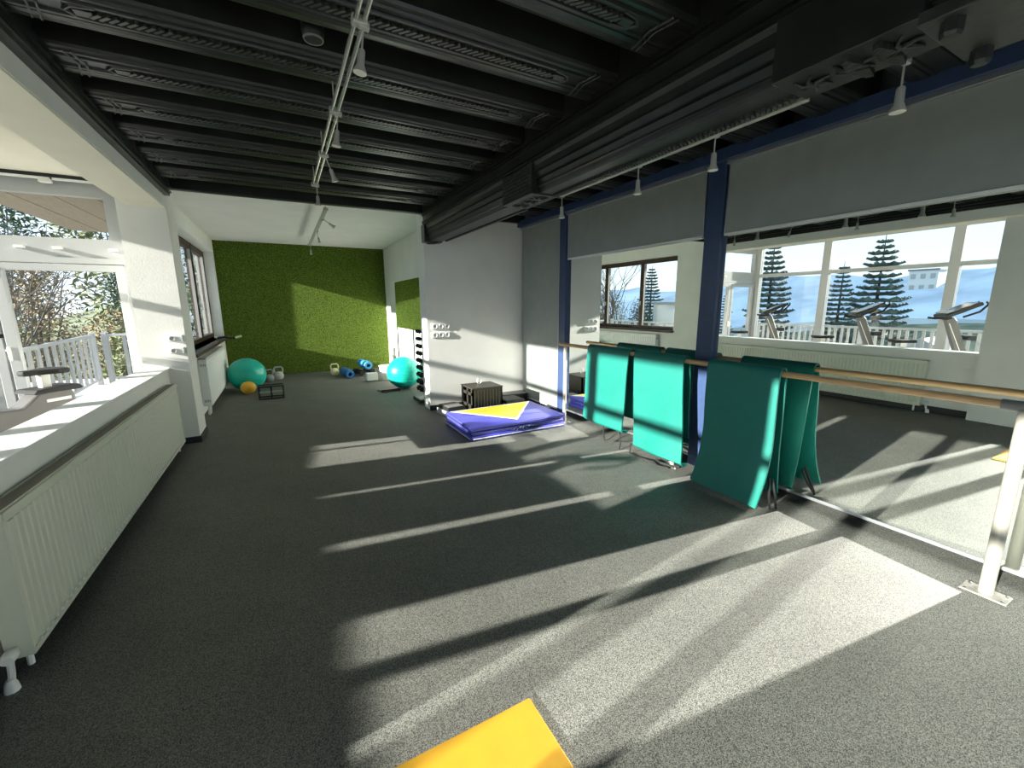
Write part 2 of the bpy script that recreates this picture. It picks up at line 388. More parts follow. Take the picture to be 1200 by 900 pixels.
while y < 2.86: k.box(1.915, 1.962, y, y + .012, 2.320, 2.336, rot=(0, 0, .35)); y += .024
k.build('dentil_row', 'black_carved', be)
pl = box('bolt_plate', 'black_carved', 1.70, 2.07, .28, .655, 2.285, 2.322, be, bevel=.004)
for (x, y) in ((1.745, .59), (2.02, .60), (1.745, .34), (2.02, .34)):
    MB().lathe([(0, -.045), (.022, -.045), (.026, -.035), (.026, 0), (0, 0)], (x, y, 2.285), n=6).build('bolt', 'black_paint', pl)
for yy in (.78, .87):
    for dd in (-1, 1):
        k = MB()
        for i in range(7): k.box(1.862 + dd * (.012 + i * .013), 1.862 + dd * (.012 + i * .013) + .008, yy - .03 + .003 * i, yy + .03 - .003 * i, 2.306, 2.326, rot=(0, 0, .5 * dd))
        k.build('carved_leaf', 'black_carved', be)
hb = box('trim_6', 'navy', XM - .10, XM + .02, -3, YR, 2.635, 2.72); struct(hb, 'navy blue steel header beam above the mirrors')
for i, (y0, y1, lb) in enumerate(((4.57, 4.715, 'slim navy blue steel post beside the fully lowered blind'), (2.375, 2.535, 'navy blue steel post behind the hanging teal mats'), (.02, .18, 'navy blue steel post near the end of the mirror wall'))):
    struct(MB().box(XM - .045, XM + .02, y0, y1, 0, 2.72, bev=.004).build('trim_%d' % (7 + i), 'navy'), lb)

# ---- mirrors and blinds
def mirror(y0, y1, label):
    t = thing('wall_mirror', (XM, (y0 + y1) / 2, .07), label, 'mirror', 'mirrors on the right wall')
    box('mirror_glass', 'mirror', XM, XM + .015, y0, y1, .082, 2.62, t)
    MB().box(XM - .010, XM + .02, y0, y1, .066, .084, bev=.002).build('bottom_rail', 'aluminium', t)
    return t
mirror(2.545, 4.565, 'wall mirror between the two navy posts, reflecting the brown window')
mirror(.19, 2.37, 'wide wall mirror reflecting the sunroom windows and exercise bikes')
mirror(-2.9, .01, 'wall mirror beyond the steel post, past the end of the barre')
def blind(y0, y1, zb, label):
    t = thing('roller_blind', (XM - .03, (y0 + y1) / 2, zb), label, 'blind', 'grey roller blinds')
    box('fabric', 'blind_grey', XM - .026, XM - .022, y0 + .012, y1 - .012, zb, 2.615, t)
    MB().box(XM - .06, XM - .01, y0, y1, 2.603, 2.636, bev=.004).build('head_rail', 'aluminium', t)
    MB().box(XM - .034, XM - .014, y0 + .008, y1 - .008, zb - .012, zb + .008, bev=.003).build('bottom_bar', 'white_paint', t)
    for yy in (y0 + .004, y1 - .014): box('side_guide', 'aluminium', XM - .03, XM - .018, yy, yy + .01, zb, 2.615, t)
blind(4.73, YR - .02, .06, 'grey roller blind lowered to the floor beside the white wall')
blind(2.55, 4.56, 2.075, 'grey roller blind drawn up above the mirror with the brown window')
blind(.19, 2.365, 2.065, 'grey roller blind drawn up above the mirror with the sunroom')
blind(-2.9, .01, 2.065, 'grey roller blind drawn up beyond the last navy post')

# ------------------------------------------------------------------ windows and door of the sunroom
G = -3.5
def pane(parent, x0, x1, y0, y1, z0, z1, local=False): return box('pane', 'glass', x0, x1, y0, y1, z0, z1, parent)
w1 = empty_struct('window_1', (G, 2, 0), 'white framed floor to ceiling window wall of the sunroom')
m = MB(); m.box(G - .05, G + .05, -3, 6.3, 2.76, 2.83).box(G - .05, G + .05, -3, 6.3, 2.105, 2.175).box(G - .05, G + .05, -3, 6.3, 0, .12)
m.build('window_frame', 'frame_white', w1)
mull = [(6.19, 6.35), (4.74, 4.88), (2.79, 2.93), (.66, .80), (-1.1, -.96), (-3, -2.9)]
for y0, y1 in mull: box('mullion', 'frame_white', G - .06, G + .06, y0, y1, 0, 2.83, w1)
for (a0, a1), (b0, b1) in zip(mull[1:], mull):
    pane(w1, G - .008, G + .008, a1, b0, .12, 2.105); pane(w1, G - .008, G + .008, a1, b0, 2.175, 2.76)
YE = 6.3
d1 = empty_struct('door_1', (-2, YE, 0), 'white glazed terrace door with transom window in the sunroom end wall')
m = MB(); m.box(-3.45, -1.33, YE, YE + .09, 2.65, 2.83).box(-3.45, -1.33, YE, YE + .09, 2.02, 2.22).box(-3.45, -1.33, YE - .02, YE + .09, 1.96, 2.02).box(-3.45, -1.33, YE, YE + .09, 0, .08)
m.box(-1.58, -1.332, YE - .004, YE + .086, 2.22, 2.65).box(-1.50, -1.328, YE - .006, YE + .084, 0, 1.96).box(-3.46, -3.38, YE - .003, YE + .087, 0, 2.826).build('door_frame', 'frame_white', d1)
pane(d1, -3.4, -1.57, YE + .035, YE + .05, 2.2, 2.66)
for x0, x1, hx in ((-2.53, -1.50, -2.515), (-3.40, -2.55, None)):
    lf = MB().box(x0, x0 + .085, YE - .03, YE + .05, .06, 1.95, bev=.006).box(x1 - .075, x1, YE - .03, YE + .05, .06, 1.95, bev=.006).box(x0 + .08, x1 - .07, YE - .03, YE + .05, 1.88, 1.95).box(x0 + .08, x1 - .07, YE - .03, YE + .05, .06, .20).build('door_leaf', 'frame_white', d1)
    box('pane', 'glass', x0 + .08, x1 - .07, YE + .0, YE + .014, .2, 1.88, lf)
    if hx is not None:
        MB().box(hx - .015, hx + .015, YE - .042, YE - .028, .97, 1.10, bev=.004).tube([(hx, YE - .03, 1.07), (hx, YE - .075, 1.07), (hx + .015, YE - .085, 1.065), (hx + .02, YE - .085, .96)], .011, 8).build('handle', 'white_plastic', lf, smooth=True)
for x in (-1.56, -2.0, -2.28):
    box('closer', 'white_plastic', x - .035, x + .035, YE - .05, YE, 2.10, 2.125, d1)
t = thing('curtain_rail', (-2.4, 6.22, 2.79), 'white segmented curtain rail above the terrace door', 'curtain rail')
for i in range(4): box('rail_segment', 'white_paint', -3.3 + i * .46, -2.86 + i * .46, 6.205, 6.235, 2.772, 2.792, t)
box('mount', 'black_flat', -3.32, -1.46, 6.21, 6.29, 2.793, 2.828, t); box('glider', 'white_plastic', -2.02, -1.93, 6.195, 6.245, 2.74, 2.772, t)

# brown alcove window
GW = -1.30
w2 = empty_struct('window_2', (GW, 8.5, AZ0), 'dark brown wooden casement window of the alcove')
m = MB()
for z0, z1 in ((AZ0, AZ0 + .075), (AZ1 - .10, AZ1)): m.box(GW - .05, GW + .04, AW0, AW1, z0, z1)
for y0, y1 in ((AW0, AW0 + .02), (AW1 - .05, AW1)): m.box(GW - .05, GW + .04, y0, y1, AZ0, AZ1)
m.build('window_frame', 'brown_wood', w2)
for y in (7.8, 9.1):
    mu = box('mullion', 'brown_wood', GW - .05, GW + .045, y - .045, y + .045, AZ0, AZ1, w2)
    MB().box(GW + .045, GW + .055, y - .012, y + .012, 1.47, 1.57).tube([(GW + .05, y, 1.55), (GW + .09, y, 1.55), (GW + .095, y, 1.44)], .009, 6).build('handle', 'white_plastic', mu)
for y0, y1 in ((AW0 + .02, 7.755), (7.845, 9.055), (9.145, AW1 - .05)):
    pane(w2, GW - .008, GW + .006, y0, y1, AZ0 + .075, AZ1 - .10)
    MB().box(GW - .01, GW + .03, y0, y0 + .02, AZ0 + .07, AZ1 - .1).box(GW - .01, GW + .03, y1 - .02, y1, AZ0 + .07, AZ1 - .1).build('sash', 'mid_grey', w2)
struct(MB().box(-1.27, -1.0, AW0 - .02, AW1, AZ0 - .045, AZ0, bev=.006).build('trim_10', 'brown_wood'), 'dark brown wooden sill below the alcove window')

# ------------------------------------------------------------------ radiators
t = thing('radiator', (-1.08, 3.85, .09), 'long cream panel radiator with top grille under the white sill', 'radiator')
RY0, RY1, RZ0, RZ1, RX = 2.27, 5.42, .085, .71, -1.035
m = MB(); poly = []
n = 62; p = (RY1 - RY0 - .06) / n
m.box(RX - .012, RX - .004, RY0, RY1, RZ0, RZ1)
for i in range(n):
    y = RY0 + .03 + i * p
    m.prism([(RX - .004, y + p * .06), (RX + .001, y + p * .18), (RX + .001, y + p * .82), (RX - .004, y + p * .94)], 'z', RZ0 + .045, RZ1 - .045)
m.box(RX - .006, RX + .002, RY0, RY1, RZ0, RZ0 + .022).box(RX - .006, RX + .002, RY0, RY1, RZ1 - .02, RZ1)
m.build('front_panel', 'radiator', t)
wd0 = MB().sphere((0, 0, 0), .009, (.6, 1.2, .9), 8, 5).build('weld_dimple', 'white_paint', t, smooth=True, local=True)  # painted whiter than the panel to stand for light caught on the dimples
for i in range(n):
    q = wd0 if i == 0 else share('weld_dimple', wd0, (0, 0, 0), t)
    q.location = Vector((RX + .003, RY0 + .03 + (i + .5) * p, RZ0 + .034)) - t.location
box('back_panel', 'radiator', -1.125, -1.117, RY0 + .01, RY1 - .01, RZ0 + .02, RZ1, t)
for y in (RY0, RY1 - .006): box('end_cover', 'radiator', -1.118, RX + .002, y - .004 if y < 3 else y, y + .006 if y < 3 else y + .01, RZ0, RZ1, t)
g = MB().box(-1.113, -1.109, RY0, RY1, RZ1 - .004, RZ1 + .006).box(RX - .012, RX - .008, RY0, RY1, RZ1 - .004, RZ1 + .006).box(-1.11, RX - .01, RY0 + .01, RY1 - .01, RZ1 - .03, RZ1 - .025).build('top_grille', 'radiator', t)
k = MB(); y = RY0 + .01
while y < RY1 - .01: k.box(-1.11, RX - .012, y, y + .007, RZ1 - .016, RZ1 + .003, rot=(0, 0, .5)); y += .02
k.build('grille_slats', 'grille', g)
k = MB().lathe([(0, 0), (.02, 0), (.024, .01), (.024, .045), (.016, .055), (0, .055)], (-1.085, RY0 - .075, .13), (0, 1, 0), 12)
k.tube([(-1.085, RY0 - .05, .13), (-1.085, RY0 + .01, .13)], .012, 8).tube([(-1.085, RY0 - .05, .12), (-1.085, RY0 - .06, .06), (-1.085, RY0 - .08, 0)], .012, 8)
k.lathe([(.02, 0), (.024, .0), (.02, .03), (.012, .05)], (-1.085, RY0 - .078, .0), n=10)
k.build('valve', 'white_plastic', t, smooth=True)
MB().tube([(-1.085, RY1 - .06, RZ0 + .02), (-1.085, RY1 - .06, 0)], .012, 8).build('pipe', 'white_plastic', t)
MB().tube([(-1.085, RY0 + .07, RZ0 + .02), (-1.085, RY0 + .07, 0)], .012, 8).build('pipe', 'white_plastic', t)

t = thing('radiator', (-1.03, 8.1, .1), 'white panel radiator under the brown alcove window', 'radiator')
m = MB().box(-.985, -.975, 7.0, 9.15, .14, .78)
for i in range(40):
    y = 7.03 + i * .0525; m.prism([(-.976, y + .006), (-.969, y + .014), (-.969, y + .038), (-.976, y + .046)], 'z', .18, .74)
m.build('front_panel', 'white_paint', t)
for y in (7.0, 9.144):
    e = MB().box(-1.07, -.985, y, y + .006, .14, .80).build('end_cover', 'white_paint', t)
    for z in (.19, .69):
        for i in range(4): box('vent_slot', 'grille', -1.055 + i * .018, -1.045 + i * .018, y - .002, y + .008, z, z + .035, e)
box('back_panel', 'white_paint', -1.085, -1.075, 7.0, 9.15, .16, .78, t); box('top_cover', 'white_paint', -1.075, -.98, 7.0, 9.15, .785, .80, t)
for y in (7.06, 7.16): MB().tube([(-1.02, y, .15), (-1.02, y - .02, .08), (-1.03, y, 0)], .016, 8).build('pipe', 'white_plastic', t)
MB().tube([(-1.03, 9.19, .72), (-1.03, 9.25, .72)], .025, 8).tube([(-1.03, 9.15, .72), (-1.03, 9.2, .72)], .012, 8).tube([(-1.03, 9.17, .72), (-1.03, 9.17, 0)], .009, 6).build('thermostat', 'white_plastic', t)

# ------------------------------------------------------------------ barre
t = thing('ballet_barre', (3.10, 2.4, 0), 'wooden ballet barre rail on pale steel posts in front of the mirrors', 'barre')
MB().tube([(3.10, .60, 1.003), (3.10, 4.42, 1.003)], .021, 14).build('rail', 'wood_barre', t, smooth=True)
MB().tube([(3.10, -1.6, 1.003), (3.10, .40, 1.003)], .021, 14).build('rail', 'wood_barre', t, smooth=True)
MB().tube([(3.10, .38, 1.003), (3.10, .615, 1.003)], .0255, 14).build('sleeve', 'grey_plastic', t, smooth=True)
for y in (.53, 2.56, 4.30):
    r = .029 if y < 1 else .022
    yt = y
    po = MB().tube([(3.10, y, .004), (3.10, yt, .985)], r, 16).build('post', 'post_paint', t, smooth=True)
    pb = MB().box(3.045, 3.155, y - .085, y + .085, 0, .008, bev=.002).build('base_plate', 'steel', po)
    for sx in (-1, 1):
        for sy in (-1, 1): MB().lathe([(0, .013), (.007, .012), (.008, .008)], (3.10 + sx * .04, y + sy * .068, 0), n=8).build('screw', 'chrome', po)

# ------------------------------------------------------------------ hanging teal mats
def hanging_mat(y0, y1, zf, zb, flare, label, skew=0, backflare=.06, drift=0, curl=0):
    cx = 3.10; cz = 1.003
    t = thing('exercise_mat', (cx, (y0 + y1) / 2, min(zf, zb)), label, 'exercise mat', 'teal mats hung over the barre')
    path = []
    if curl:
        for i in range(7):
            an = math.pi * (1 - i / 7) * .95; xb_ = cx - .034 - flare
            path.append((xb_ + curl - curl * math.cos(math.pi - an), zf + curl - curl * math.sin(an) , 1))
    zf = zf + curl
    nF = 14
    for i in range(nF + 1):                                          # front drop, from bottom up
        s = i / nF; z = zf + (cz - zf) * s
        path.append((cx - .034 - flare * max(0, (1 - s / .55)) ** 2 - .02 * math.sin(s * math.pi), z, 1))
    for i in range(1, 7): an = math.pi * i / 7; path.append((cx - .034 * math.cos(an), cz + .034 * math.sin(an), 0))
    nB = 10
    for i in range(nB + 1):
        s = i / nB; path.append((cx + .034 + backflare * s * s + .012 * math.sin(s * 5), cz - (cz - zb) * s, -1))
    ny = 8; th = .014
    grid = []; m = MB(); bm = m.bm
    P = len(path)
    for side in (0, 1):
        rows = []
        for j in range(ny + 1):
            f = j / ny; y = y0 + (y1 - y0) * f; row = []
            for i, (x, z, sd) in enumerate(path):
                p0 = path[max(i - 1, 0)]; p1 = path[min(i + 1, P - 1)]
                dx, dz = p1[0] - p0[0], p1[1] - p0[1]; L = math.hypot(dx, dz); nx, nz = -dz / L, dx / L
                depth = max(0, (cz - z)) if sd else 0
                wv = .010 * math.sin(f * 7 + i * .25) * depth + skew * depth * (f - .5)
                yy = y + drift * depth * (1 if sd > 0 else .4) + (.005 * depth * (f - .5) if sd > 0 else -.05 * depth * (f - .5))
                o = th if side else 0
                row.append(bm.verts.new((x + wv + nx * o, yy, z + nz * o - (.02 * f * 0))))
            rows.append(row)
        grid.append(rows)
    for side in (0, 1):
        for j in range(ny):
            for i in range(P - 1): bm.faces.new((grid[side][j][i], grid[side][j + 1][i], grid[side][j + 1][i + 1], grid[side][j][i + 1]))
    for j in (0, ny):
        for i in range(P - 1): bm.faces.new((grid[0][j][i], grid[0][j][i + 1], grid[1][j][i + 1], grid[1][j][i]))
    for i in (0, P - 1):
        for j in range(ny): bm.faces.new((grid[0][j][i], grid[0][j + 1][i], grid[1][j + 1][i], grid[1][j][i]))
    m.build('mat_body', 'teal_mat', t, smooth=True)
    return t
def strap(t, pts, r=.007): MB().tube(pts, r, 5).build('strap', 'black_rubber', t)
m1 = hanging_mat(3.145, 3.80, .16, .30, .06, 'teal exercise mat over the barre, next to the far white post', skew=.02, curl=.05)
strap(m1, [(3.02, 3.45, .17), (2.99, 3.40, .08), (2.95, 3.34, .05), (2.93, 3.25, .09), (3.0, 3.2, .17)])
strap(m1, [(3.05, 3.22, .17), (3.02, 3.17, .06), (2.97, 3.13, .01)])
m2 = hanging_mat(2.475, 3.07, .065, .28, .06, 'teal exercise mat hanging between the other two over the barre', skew=.02, drift=-.10, curl=.04)
strap(m2, [(3.02, 3.02, .10), (2.98, 2.99, .012), (2.96, 2.86, .012), (2.95, 2.72, .03), (2.96, 2.6, .012), (3.0, 2.52, .012)])
strap(m2, [(3.06, 2.72, .012), (3.02, 2.62, .02), (3.05, 2.53, .012), (3.1, 2.48, .014)], .012)
m3 = hanging_mat(1.655, 2.235, .035, .06, .17, 'teal exercise mat mostly in shadow, nearest the open mirror, bottom edge flared', skew=.03, backflare=.10, drift=-.03)
strap(m3, [(3.08, 1.66, .22), (3.04, 1.63, .10), (3.02, 1.60, .012), (3.06, 1.58, .012), (3.10, 1.62, .10), (3.12, 1.66, .2)], .009)

# ------------------------------------------------------------------ yellow floor mat in the foreground
t = thing('gym_mat', (.3, .75, 0), 'plain yellow square mat lying flat on the grey floor', 'gym mat')
MB().box(-.35, .70, .12, 1.165, 0, .012, bev=.004).build('mat_sheet', 'yellow_mat', t)

# ------------------------------------------------------------------ blue mats stack
for i in range(3):
    z0 = .002 + i * .054; ins = (.0, .012, .0)[i]; zt = z0 + .05
    t = thing('gym_mat', (2.35, 4.54, z0), ('blue vinyl gym mat at the bottom of the stack', 'blue vinyl gym mat in the middle of the stack', 'blue vinyl gym mat with yellow triangle, on top of the stack')[i], 'gym mat', 'blue folding mats on the floor')
    MB().box(1.715 + ins, 2.985 - ins, 4.125 + ins, 4.965 - ins, z0, zt, bev=.016).build('cushion', 'blue_vinyl', t, smooth=True)
    MB().box(1.74, 2.96, 4.118 + ins, 4.125 + ins, z0 + .021, z0 + .028).box(1.708 + ins, 1.715 + ins, 4.15, 4.94, z0 + .021, z0 + .028).build('seam', 'white_vinyl' if i == 0 else 'black_rubber', t)
    if i == 2:
        MB().prism([(1.77, 4.93), (2.955, 4.94), (2.35, 4.20)], 'z', zt - .001, zt + .002).build('triangle_border', 'white_vinyl', t)
        MB().prism([(1.85, 4.905), (2.895, 4.915), (2.352, 4.245)], 'z', zt, zt + .004).build('triangle_print', 'yellow_vinyl', t)
    if i == 1:
        k = MB()
        for j in range(11): k.tube([(2.18 + j * .04, 4.122, z0 + .02 + .012 * (j % 2)), (2.20 + j * .04, 4.10, z0 + .035 - .02 * (j % 3)), (2.23 + j * .04, 4.12, z0 + .03)], .006, 5)
        k.build('tangled_cord', 'black_rubber', t)

# ------------------------------------------------------------------ things by the white pier
def step(loc, L, W, hgt, label, rz=0, top='grey_plastic', grp=None):
    t = thing('aerobic_step', loc, label, 'aerobic step', grp, rz)
    MB().prism([(-W / 2 - .03, 0), (-W / 2, hgt * .55), (-W / 2 + .02, hgt), (W / 2 - .02, hgt), (W / 2, hgt * .55), (W / 2 + .03, 0), (W / 2 - .02, 0), (W / 2 - .05, hgt * .5), (-W / 2 + .05, hgt * .5), (-W / 2 + .02, 0)], 'x', -L / 2, L / 2).build('body', 'black_plastic', t, local=True)
    MB().box(-L / 2 + .02, L / 2 - .02, -W / 2 + .025, W / 2 - .025, hgt, hgt + .006, bev=.002).build('top_mat', top, t, local=True)
    for s in (-1, 1):
        e = MB().box(s * L / 2 - .012, s * L / 2 + .012, -W / 2 - .02, W / 2 + .02, .0, hgt * .6, bev=.004).build('end_cap', 'mid_grey', t, local=True)
    return t
step((1.965, 5.40, 0), .26, .34, .13, 'small grey aerobic step at the corner of the white wall', rz=.1)
t = thing('board', (2.5, 5.28, 0), 'flat brown board on the floor behind the blue mats', 'board'); box('sheet', 'brown_wood', 2.15, 3.05, 5.00, 5.525, 0, .03, t); 
# crate
t = thing('storage_crate', (2.29, 5.33, .03), 'black plastic crate with slots standing by the socket wall', 'crate')
x0, x1, y0, y1, z0, z1 = 2.165, 2.62, 5.12, 5.52, .03, .37
box('base', 'dark_crate', x0, x1, y0, y1, z0, z0 + .02, t); 
MB().box(x0, x1, y0, y0 + .02, z0, z1).box(x0, x1, y1 - .02, y1, z0, z1).box(x1 - .02, x1, y0, y1, z0, z1).build('side_panel', 'dark_crate', t)
MB().box(x0, x0 + .02, y0, y1, z0, z0 + .12).box(x0, x0 + .02, y0, y1, z1 - .09, z1 - .05).box(x0, x0 + .02, y0, y0 + .06, z0, z1).box(x0, x0 + .02, y1 - .06, y1, z0, z1).box(x0, x0 + .02, y0 + .17, y0 + .21, z0, z1).build('slotted_end', 'dark_crate', t)
k = MB()
for i in range(9): k.box(x0 + .03 + i * .046, x0 + .045 + i * .046, y0 - .006, y0, z0 + .01, z1 - .02)
k.build('rib', 'dark_crate', t)
MB().box(x0 - .006, x1 + .006, y0 - .006, y1 + .006, z1, z1 + .018, bev=.004).build('lid', 'dark_crate', t)
t = thing('cable_ring', (2.40, 5.42, .388), 'white looped cable standing on the black crate', 'cable')
MB().tube([(2.40 + .035 * math.cos(i * .42 - 1.57), 5.42, .428 + .038 * math.sin(i * .42 - 1.57)) for i in range(15)], .004, 6).build('loop', 'white_plastic', t)
step((2.84, 5.29, .03), .30, .34, .12, 'black aerobic step between the crate and the long grey platform', top='black_plastic')
t = thing('platform', (3.03, 5.56, 0), 'long low grey topped platform against the white wall', 'platform')
box('body', 'black_plastic', 2.66, 3.27, 5.535, 5.73, 0, .135, t, bevel=.006); box('top_pad', 'grey_plastic', 2.65, 3.28, 5.53, 5.735, .135, .15, t, bevel=.004)

# sockets
def sockets(name, x, y, z, n, label, grp):
    t = thing(name, (x, y, z), label, 'socket', grp)
    MB().box(x - .045 * n, x + .045 * n, y - .014, y, z - .042, z + .042, bev=.005).build('cover_plate', 'white_plastic', t)
    for i in range(n):
        xx = x - .045 * n + .045 + i * .09
        f = MB().lathe([(.031, 0), (.033, .008), (.03, .009), (.026, .002), (0, .001)], (xx, y - .014, z), (0, -1, 0), 16).build('outlet', 'white_vinyl', t, smooth=True)
        MB().lathe([(.0, .003), (.004, .003)], (xx - .009, y - .016, z), (0, -1, 0), 6).lathe([(.0, .003), (.004, .003)], (xx + .009, y - .016, z), (0, -1, 0), 6).build('contact', 'black_flat', f)
sockets('socket_strip', 1.965, YR, 1.205, 3, 'upper row of white sockets on the wall above the black crate', 'socket rows')
sockets('socket_strip', 1.965, YR, 1.085, 3, 'lower row of white sockets on the wall above the black crate', 'socket rows')
for z, lb in ((1.17, 'upper white surface box on the left pier above the sill'), (1.04, 'lower white surface socket on the left pier above the sill')):
    t = thing('socket_box', (-1.02, YL, z), lb, 'socket')
    MB().box(-1.085, -.955, YL - .05, YL, z - .035, z + .035, bev=.008).build('housing', 'white_plastic', t)
    MB().lathe([(.024, 0), (.026, .006), (.02, .006), (.018, .002), (0, .001)], (-1.045, YL - .05, z), (0, -1, 0), 14).build('outlet', 'mid_grey', t)

# ------------------------------------------------------------------ lighting rails and spots
def spot_proto():
    t = thing('spotlight', (0, 0, 0), 'x', 'spotlight')
    MB().tube([(0, 0, 0), (0, 0, -.115)], .005, 8).build('stem', 'silver_paint', t, local=True)
    MB().box(-.028, .028, -.016, .016, -.014, .014, bev=.003).build('clip', 'silver_paint', t, local=True)
    MB().lathe([(0, -.105), (.014, -.105), (.018, -.112), (.019, -.17), (.021, -.176), (.034, -.205), (.034, -.21)], (0, 0, 0), n=16).build('housing', 'silver_paint', t, smooth=True, local=True)
    MB().lathe([(.033, -.209), (.024, -.212), (0, -.214)], (0, 0, 0), n=16).build('lens', 'bulb', t, smooth=True, local=True)
    return t
sp0 = spot_proto(); used = [0]
def spot(loc, label, group, rot=(0, 0, 0)):
    o = sp0 if not used[0] else copy_tree(sp0); used[0] = 1
    o.location = loc; o.rotation_euler = rot; o.scale = (.75, .75, .8); o['label'] = label; o['group'] = group; return o
def rail(name, x, z, y0, y1, zc, label, clips, bar=False):
    t = thing(name, (x, (y0 + y1) / 2, z), label, 'light rail')
    if bar: MB().box(x - .022, x + .022, y0, y1, z - .014, z + .014, bev=.004).build('profile', 'silver_paint', t)
    else:
        for s in (-1, 1): MB().tube([(x + s * .0155, y0, z), (x + s * .0155, y1, z)], .009, 8).build('tube', 'silver_tube', t, smooth=True)
    for y in clips:
        b_ = MB().box(x - .028, x + .028, y - .018, y + .018, z - .014, z + .018, bev=.004).build('clip', 'silver_paint', t)
        MB().tube([(x, y, z), (x, y, zc)], .004, 6).build('hanger', 'silver_paint', b_)
    return t
rail('light_rail', .36, 2.555, -.8, 4.33, 2.705, 'silver twin tube light rail below the black joists', (.9, 1.86, 2.70, 3.46, 4.31))
rail('light_rail', .585, 2.655, 5.78, 9.25, 2.81, 'pale light rail below the white alcove ceiling', (5.82, 9.2), True)
g1 = 'spotlights on the silver rail'
for y, rr, lb in ((1.86, (0, .15, 0), 'largest silver spotlight hanging from the twin tube rail'), (2.70, (.05, .12, 0), 'second silver spotlight along the twin tube rail'), (3.46, (.1, -.35, 0), 'silver spotlight tilted sideways on the twin tube rail'), (4.3, (0, 0, 0), 'silver spotlight at the alcove end of the twin tube rail')):
    spot((.375, y, 2.545), lb, g1, rr)
g2 = 'spotlights on the alcove rail'
for y, rr, lb in ((6.4, (.2, -1.0, 0), 'white spotlight turned sideways on the alcove rail'), (7.5, (0, -.15, 0), 'white spotlight hanging mid way on the alcove rail'), (9.2, (0, 0, 0), 'white spotlight in front of the turf wall')):
    spot((.60, y, 2.645), lb, g2, rr)
t = thing('light_track', (2.0, 2, 2.325), 'silver light track along the underside edge of the carved beam', 'light rail')
for a0, a1 in ((1.10, 2.86), (3.38, 5.5), (-1.5, .16)): MB().box(1.985, 2.015, a0, a1, 2.325, 2.345, bev=.003).build('track_profile', 'silver_paint' if a0 < 3 else 'black_paint', t)
g3 = 'spotlights beside the carved beam'
for y, lb in ((2.90, 'spotlight below the carved block of the beam'), (2.08, 'second spotlight from the carved block along the beam'), (1.55, 'spotlight beside the navy post under the beam'), (.80, 'large pale spotlight under the carved end of the beam')):
    spot((2.03, y, 2.345), lb, g3)
t = thing('smoke_detector', (.25, 2.40, 2.84), 'round dark smoke detector on the ceiling boards', 'smoke detector')
MB().lathe([(0, -.115), (.03, -.115), (.045, -.10), (.05, -.08), (.05, 0)], (.25, 2.40, 2.84), n=20).build('housing', 'black_paint', t, smooth=True)
MB().lathe([(.038, -.112), (.042, -.116), (.046, -.108)], (.25, 2.40, 2.84), n=20).build('ring', 'grey_plastic', t)

# ------------------------------------------------------------------ alcove things
def ball(name, c, r, m, label, cat, grp=None):
    t = thing(name, (c[0], c[1], 0), label, cat, grp)
    MB().sphere((c[0], c[1], r * .97), r, (1.02, 1.02, .97)).build('skin', m, t, smooth=True)
    k = MB()
    for i in range(-2, 3):
        an = i * .22; rr = r * math.cos(an) * 1.02; k.lathe([(rr + .001, -.003), (rr + .004, 0), (rr + .001, .003)], (c[0], c[1], r * .97 + r * .97 * math.sin(an)), n=36)
    k.build('seam_rings', m, t, smooth=True)
    MB().lathe([(0, .004), (.012, .004), (.014, 0)], (c[0] + r * 1.0, c[1] - .05, r), (1, 0, 0), 10).build('valve', 'white_plastic', t)
ball('exercise_ball', (-.66, 8.85), .30, 'teal_ball', 'large teal exercise ball beside the white radiator', 'ball', 'teal exercise balls')
ball('exercise_ball', (1.87, 7.62), .30, 'teal_ball', 'large teal exercise ball in front of the dumbbell rack', 'ball', 'teal exercise balls')
ball('medicine_ball', (-.635, 8.45), .115, 'orange_ball', 'small orange yellow ball in front of the teal exercise ball', 'ball')
def kettlebell(x, y, m, label, s=1.0, rz=0):
    t = thing('kettlebell', (x, y, 0), label, 'kettlebell', 'kettlebells by the turf wall', rz)
    MB().lathe([(0, 0), (.055 * s, 0), (.082 * s, .03 * s), (.09 * s, .075 * s), (.078 * s, .12 * s), (.045 * s, .15 * s), (0, .158 * s)], (0, 0, 0), n=20).build('bell', m, t, smooth=True, local=True)
    MB().tube([(-.055 * s, 0, .115 * s), (-.075 * s, 0, .16 * s), (-.075 * s, 0, .215 * s), (-.05 * s, 0, .245 * s), (.05 * s, 0, .245 * s), (.075 * s, 0, .215 * s), (.075 * s, 0, .16 * s), (.055 * s, 0, .115 * s)], .016 * s, 8).build('handle', m, t, smooth=True, local=True)
kettlebell(-.345, 9.62, 'kettle_grey', 'grey kettlebell next to the teal ball, slightly turned', 1.0, .5)
kettlebell(-.18, 9.88, 'mid_grey', 'pale grey kettlebell with a wide handle beside the darker one', 1.05)
kettlebell(.90, 9.86, 'kettle_cream', 'cream kettlebell by the turf wall near the foam rollers', 1.0)
t = thing('parallette_stand', (-.275, 7.9, 0), 'small black open frame stand on the floor of the alcove', 'stand')
x0, x1, y0, y1, h = -.45, -.10, 7.78, 7.98, .21
for x in (x0, (x0 + x1) / 2, x1):
    f = MB().tube([(x, y0, 0), (x, y0, h), (x, y1, h), (x, y1, 0)], .012, 6).build('frame_hoop', 'black_flat', t)
for y in (y0, y1):
    for z in (.012, h): MB().tube([(x0, y, z), (x1, y, z)], .011, 6).build('cross_bar', 'black_flat', t)
MB().box(x0, x1, y0, y1, .095, .105).build('shelf', 'grey_plastic', t)
